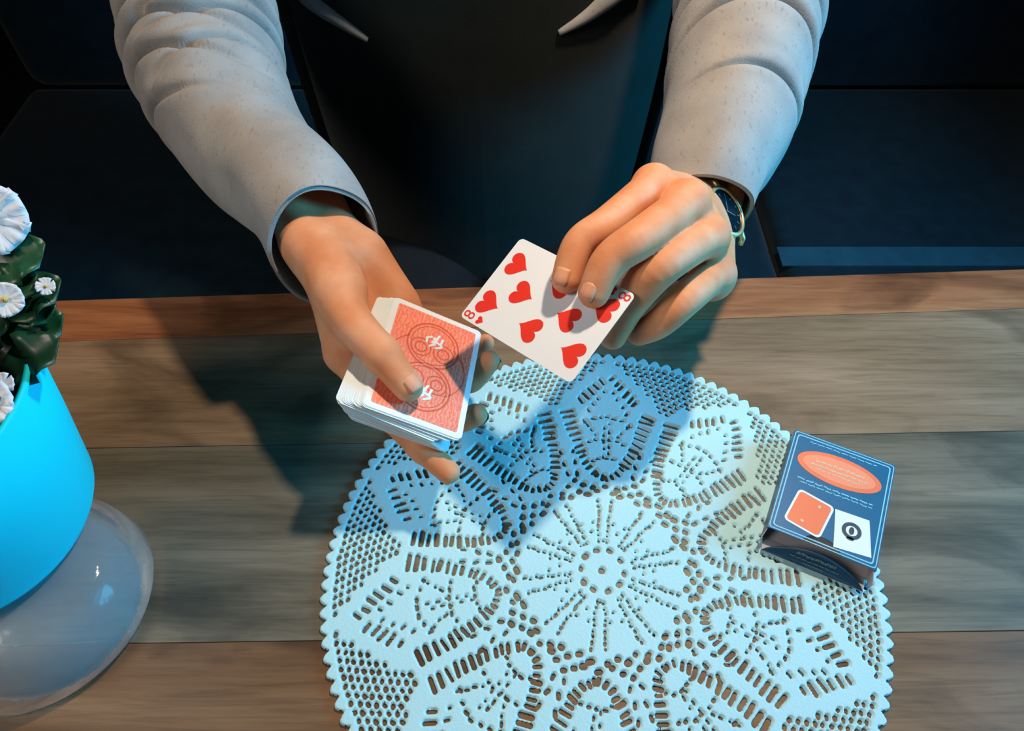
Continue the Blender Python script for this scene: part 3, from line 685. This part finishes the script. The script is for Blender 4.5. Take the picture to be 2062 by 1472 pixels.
r_rad = [.075, .068, .066, .0630, .0590, .0530, .0450, .0385]
r_len = np.r_[0, np.cumsum(np.linalg.norm(np.diff(catmull(r_axis, 400), axis=0), axis=1))][-1]
rf = fold_list(r_len, [(.262, .0090, .009, 0, .012, 1.4), (.240, .0075, .007, .6, .012, 1.1), (.224, .0070, .006, -.6, .02, 1.1), (.206, .0085, .007, -.15, .026, 1.5), (.166, .0085, .0055, -.1, .030, 1.6), (.105, .0045, .006, -.5, .026, .8)])
v2, f2 = sleeve(r_axis, r_rad, toC, rf, seed=5, open_tilt=(nrm(cR*.9-cU*.3+cF*.3), -.10))
# torso of the cardigan, open at the front, with folded edges
def torso(rx, ry, a0, a1, zs, lean, nseg=64):
    V = []
    for z in zs:
        for i in range(nseg+1):
            a = a0+(a1-a0)*i/nseg; u = (z-zs[0])/(zs[-1]-zs[0])
            k = 1+.10*math.sin(math.pi*u)
            V.append((-.09+rx*k*math.sin(a), .66-lean*u-ry*k*math.cos(a), z))
    F = [(j*(nseg+1)+i, j*(nseg+1)+i+1, (j+1)*(nseg+1)+i+1, (j+1)*(nseg+1)+i) for j in range(len(zs)-1) for i in range(nseg)]
    return V, F
zs = np.linspace(-.27, .44, 40)
v3, f3 = torso(.205, .150, 1.45, 2*math.pi-1.45, zs, .04)
V, F = join([(v1, f1), (v2, f2), (v3, [tuple(reversed(q)) for q in f3])])
cg = obj('cardigan', np.array(V)+POFF, F, M['sweater'], person, True); cg['label'] = 'grey marl cardigan with bunched sleeves'
def on_chest(px, py):                                                    # where a line of sight meets the chest (Y of the shirt front at its middle)
    d = ray(px, py)
    for t_ in np.arange(.4, 1.4, .001):
        p = CAM+d*t_; u = min(max((p[2]+.27)/.71, 0), 1); k = 1+.10*math.sin(math.pi*u)
        if ((p[0]+.09)/(.192*k))**2+((p[1]-.66+.04*u)/(.138*k))**2 < 1: break
    return p
for pl in (((575, -60), (628, 0), (690, 45), (742, 80)), ((1290, -60), (1225, -5), (1175, 35), (1125, 66))):
    c_ = catmull([on_chest(*p) for p in pl], 20); v, f = tube(c_, [.010*min(1, 1.3-i/19) for i in range(20)], 10)
    obj('front_border', np.array(v)+POFF, f, M['sweater'], person, True)['label'] = 'folded front border of the grey cardigan'
v, f = torso(.192, .138, 0, 2*math.pi, zs, .04, 72)
obj('shirt', np.array(v)+POFF, f, M['tee'], person, True)['label'] = 'dark green shirt'
# trousers: seat and thighs of a seated person
Fd = Field((-.40, .12, -.60), (.22, .90, -.18), .010); G = Fd.new()
for s in (-1, 1):
    Fd.seg(G, (-.09+s*.08, .68, -.30), (-.09+s*.12, .34, -.31), .095, .075, .05); Fd.seg(G, (-.09+s*.12, .34, -.31), (-.09+s*.12, .32, -.52), .072, .06, .04)
Fd.seg(G, (-.15, .68, -.27), (-.03, .68, -.27), .12, .12, .06)
v, f = surface(Fd, G); link('trousers', np_mesh('trousers', v+POFF, f), M['trousers'], person)['label'] = 'black trousers'

# ------------------------------------------------------------------ watch
wv = nrm(ray(1470, 425)); wR = nrm(cR-wv*(cR@wv)); wU = np.cross(wR, wv)
wn = nrm(-.46*wv+.89*(.88*wR+.48*wU)); wc = P(1466, 424, .486)
wy = nrm((.48*wR-.88*wU)-wn*((.48*wR-.88*wU)@wn)); wx = np.cross(wy, wn)
watch = thing('wristwatch', 'gold wristwatch with a dark teal dial worn beside the grey cuff', 'watch'); watch.matrix_world = frame(wc, wx, wy, wn)
rw = .0185
obj('case', *lathe([(rw-.004, -.0065), (rw-.001, -.006), (rw, -.004), (rw, -.001), (rw-.0005, .0002), (rw-.002, .0008), (rw-.0028, .0002), (rw-.0028, -.001)], 56), M['gold'], watch, True)
dd = obj('dial', *disc(0, 0, rw-.0024, rw-.0024, -.0006, 48), M['dial'], watch)
mk = []
for i in range(12):
    a = math.radians(30*i); mk.append(flat(rot2([(-.0003, .0110), (.0003, .0110), (.0003, .0132), (-.0003, .0132)], a, 0, 0), -.0004))
obj('hour_marker', *join(mk), M['hand_silver'], dd)
obj('watch_hand', *flat(rot2([(-.0005, -.001), (.0005, -.001), (.0003, .0085), (-.0003, .0085)], .9, 0, 0), -.0003), M['hand_silver'], dd)
obj('watch_hand', *flat(rot2([(-.0004, -.001), (.0004, -.001), (.0002, .0118), (-.0002, .0118)], 2.6, 0, 0), -.0002), M['hand_silver'], dd)
for sy in (1, -1):
    for sx in (1, -1):
        o = obj('lug', *tube([(sx*.0085, sy*(rw-.003), -.003), (sx*.0088, sy*(rw+.003), -.0042), (sx*.0088, sy*(rw+.0062), -.0075)], [.0022, .0021, .0017], 10), M['gold'], watch, True)
obj('crown', *tube([(-rw+.001, 0, -.003), (-rw-.0035, 0, -.003)], .0024, 14), M['gold'], watch, True)
# strap: a band round the wrist through both pairs of lugs
V, F = [], []; n = 40; a_, b_ = .0250, .0215
for i in range(n+1):
    a = math.radians(42)+(2*math.pi-math.radians(84))*i/n
    y, z = (rw+.0055)*1.0*math.sin(a)*1.12, -.0245+.0225*math.cos(a)
    for x in (-.0085, .0085):
        for d in (0, .0018):
            V.append((x, y*(1-d*18), z+d*(0 if abs(math.cos(a)) < .2 else -math.copysign(.6, math.cos(a)))))
F = [(4*i+p, 4*i+q_, 4*i+4+q_, 4*i+4+p) for i in range(n) for p, q_ in ((0, 2), (2, 3), (3, 1), (1, 0))]
obj('strap', V, F, M['strap'], watch, True)

# ------------------------------------------------------------------ potted plant on a glass dish
PC = np.array([-.371, .013]); zb = .046; ph = .118
dish = obj('glass_dish', *lathe([(.0, .004), (.050, .004), (.058, .010), (.060, .016), (.052, .030), (.046, .044), (.0, .0445)][::-1] if False else [(.001, .0445), (.046, .0445), (.056, .036), (.0635, .020), (.066, .006), (.064, .0005), (.060, .0005), (.061, .007), (.058, .018), (.052, .032), (.044, .041), (.001, .041)], 64), M['glass'], None, True)
dish.location = (-.343, -.020, .0003)
tag(dish, 'round translucent bluish glass dish under the cyan flower pot', 'dish')
plant = thing('potted_plant', 'white-flowering green plant in a bright cyan pot on the glass dish', 'plant', (PC[0], PC[1], zb))
rb, rr_ = .067, .0850
obj('pot', *lathe([(.001, 0), (rb-.010, 0), (rb-.003, .002), (rb, .008), (rb+(rr_-rb)*.5, ph*.5), (rr_, ph-.001), (rr_-.0012, ph+.0004), (rr_-.0030, ph), (rr_-.0035, ph-.004)], 96), M['pot'], plant, True)
obj('pot_lining', *lathe([(rr_-.0034, ph-.0036), (rb+(rr_-rb)*.5-.0035, ph*.5), (rb-.004, .012), (.001, .010)], 72), M['pot_in'], plant, True)
obj('soil', *lathe([(rr_-.008, ph-.022), (.06, ph-.019), (.03, ph-.021), (.001, ph-.018)], 40), M['soil'], plant, True)
def leaf_mesh(L, wd):
    V, F = [], []; nu, nv = 9, 7
    for i in range(nu):
        u = i/(nu-1); w = wd*math.sin(math.pi*min(1, (u*.93+.05)))**.75
        for k in range(nv):
            v = -1+2*k/(nv-1); V.append((v*w, u*L, .10*L*math.sin(u*2.4)+abs(v)*w*.30+.004*math.sin(u*14)*abs(v)*w/wd))
    for i in range(nu-1):
        for k in range(nv-1): F.append((i*nv+k, i*nv+k+1, (i+1)*nv+k+1, (i+1)*nv+k))
    return mesh('leaf', V, F, True)
leaf_mes = [leaf_mesh(.028, .0115), leaf_mesh(.022, .0095), leaf_mesh(.031, .0135)]
for m_ in leaf_mes: m_.materials.append(M['leaf'])
def put_leaf(base, direction, normal, k):
    y = nrm(direction); z = nrm(np.asarray(normal, float)-y*(np.asarray(normal, float)@y)); x = np.cross(y, z)
    o = link('leaf', leaf_mes[k], None, plant); o.matrix_local = frame(np.asarray(base)-np.array([PC[0], PC[1], zb]), x, y, z)
    m_ = o.modifiers.new('solid', 'SOLIDIFY'); m_.thickness = .0006
rs = np.random.RandomState(21)
for px, py, z, dx, dy, k in ((48, 765, .158, .5, .35, 2), (35, 745, .150, .2, .5, 0), (60, 700, .160, .6, .4, 0), (20, 705, .165, -.2, .6, 0), (40, 640, .175, .7, .5, 2), (10, 610, .180, .6, .2, 0), (62, 640, .172, .9, .1, 1), (5, 560, .19, .7, .4, 2)):
    put_leaf(PZ(px-22, py, z), (dx, dy, .25), (rs.uniform(-.3, .3), -.55, 1), k)
for i in range(34):
    a = rs.uniform(0, 6.28); r = .068*math.sqrt(rs.rand()); zz = rs.uniform(.14, .20)+(.04*rs.rand() if math.sin(a) > 0 else 0)
    put_leaf((PC[0]+r*math.cos(a), PC[1]+r*math.sin(a)*.9+.01, zz), (math.cos(a)+rs.uniform(-.5, .5), math.sin(a)+rs.uniform(-.5, .5), rs.uniform(0, .7)), (rs.uniform(-.4, .4), rs.uniform(-.6, .2), 1), i % 3)
def petal_mesh(L, wd, ruf):
    V, F = [], []; nu, nv = 7, 9
    for i in range(nu):
        u = i/(nu-1)
        for k in range(nv):
            v = -1+2*k/(nv-1); w = wd*(.18+.82*u**.8); ll = L*u*(1-.16*v*v)
            V.append((v*w, ll, .16*L*u+ruf*math.sin(v*9+u*3)*u*u))
    for i in range(nu-1):
        for k in range(nv-1): F.append((i*nv+k, i*nv+k+1, (i+1)*nv+k+1, (i+1)*nv+k))
    return mesh('petal', V, F, True)
petal_me = petal_mesh(.0145, .0095, .0018); petal_me.materials.append(M['petal'])
def flower(px, py, z, sc, normal, npet=5, root=True):
    c = PZ(px, py, z); nz = nrm(normal); x = nrm(np.cross((0, 1, .01), nz)); y = np.cross(nz, x); lc = c-np.array([PC[0], PC[1], zb])
    fo = obj('flower', *lathe([(.0022*sc, -.004*sc), (.003*sc, 0), (.0022*sc, .003*sc), (.0004*sc, .004*sc)], 12), M['pistil'], plant, True)
    fo.matrix_local = frame(lc, x, y, nz)
    for i in range(npet):
        p = link('petal', petal_me, None, fo); p.rotation_euler = (0, 0, 2*math.pi*i/npet+.3); p.scale = (sc, sc, sc)
        m_ = p.modifiers.new('solid', 'SOLIDIFY'); m_.thickness = .0005
    st = np.array([PC[0], PC[1]+.01, .15])-np.array([PC[0], PC[1], zb])
    obj('stem', *tube(catmull([lc-nz*.004*sc, lc*.6+st*.4+np.array([0, 0, .006]), st], 8), .0012, 6), M['stem'], plant, True)
flower(-26, 440, .215, 1.15, (.5, -.75, .55), 6); flower(10, 603, .195, .55, (.35, -.7, .65)); flower(-30, 812, .168, .8, (.3, -.5, .8)); flower(92, 577, .19, .30, (.3, -.5, .8), 4); flower(2, 775, .17, .4, (.2, -.4, .8), 4)
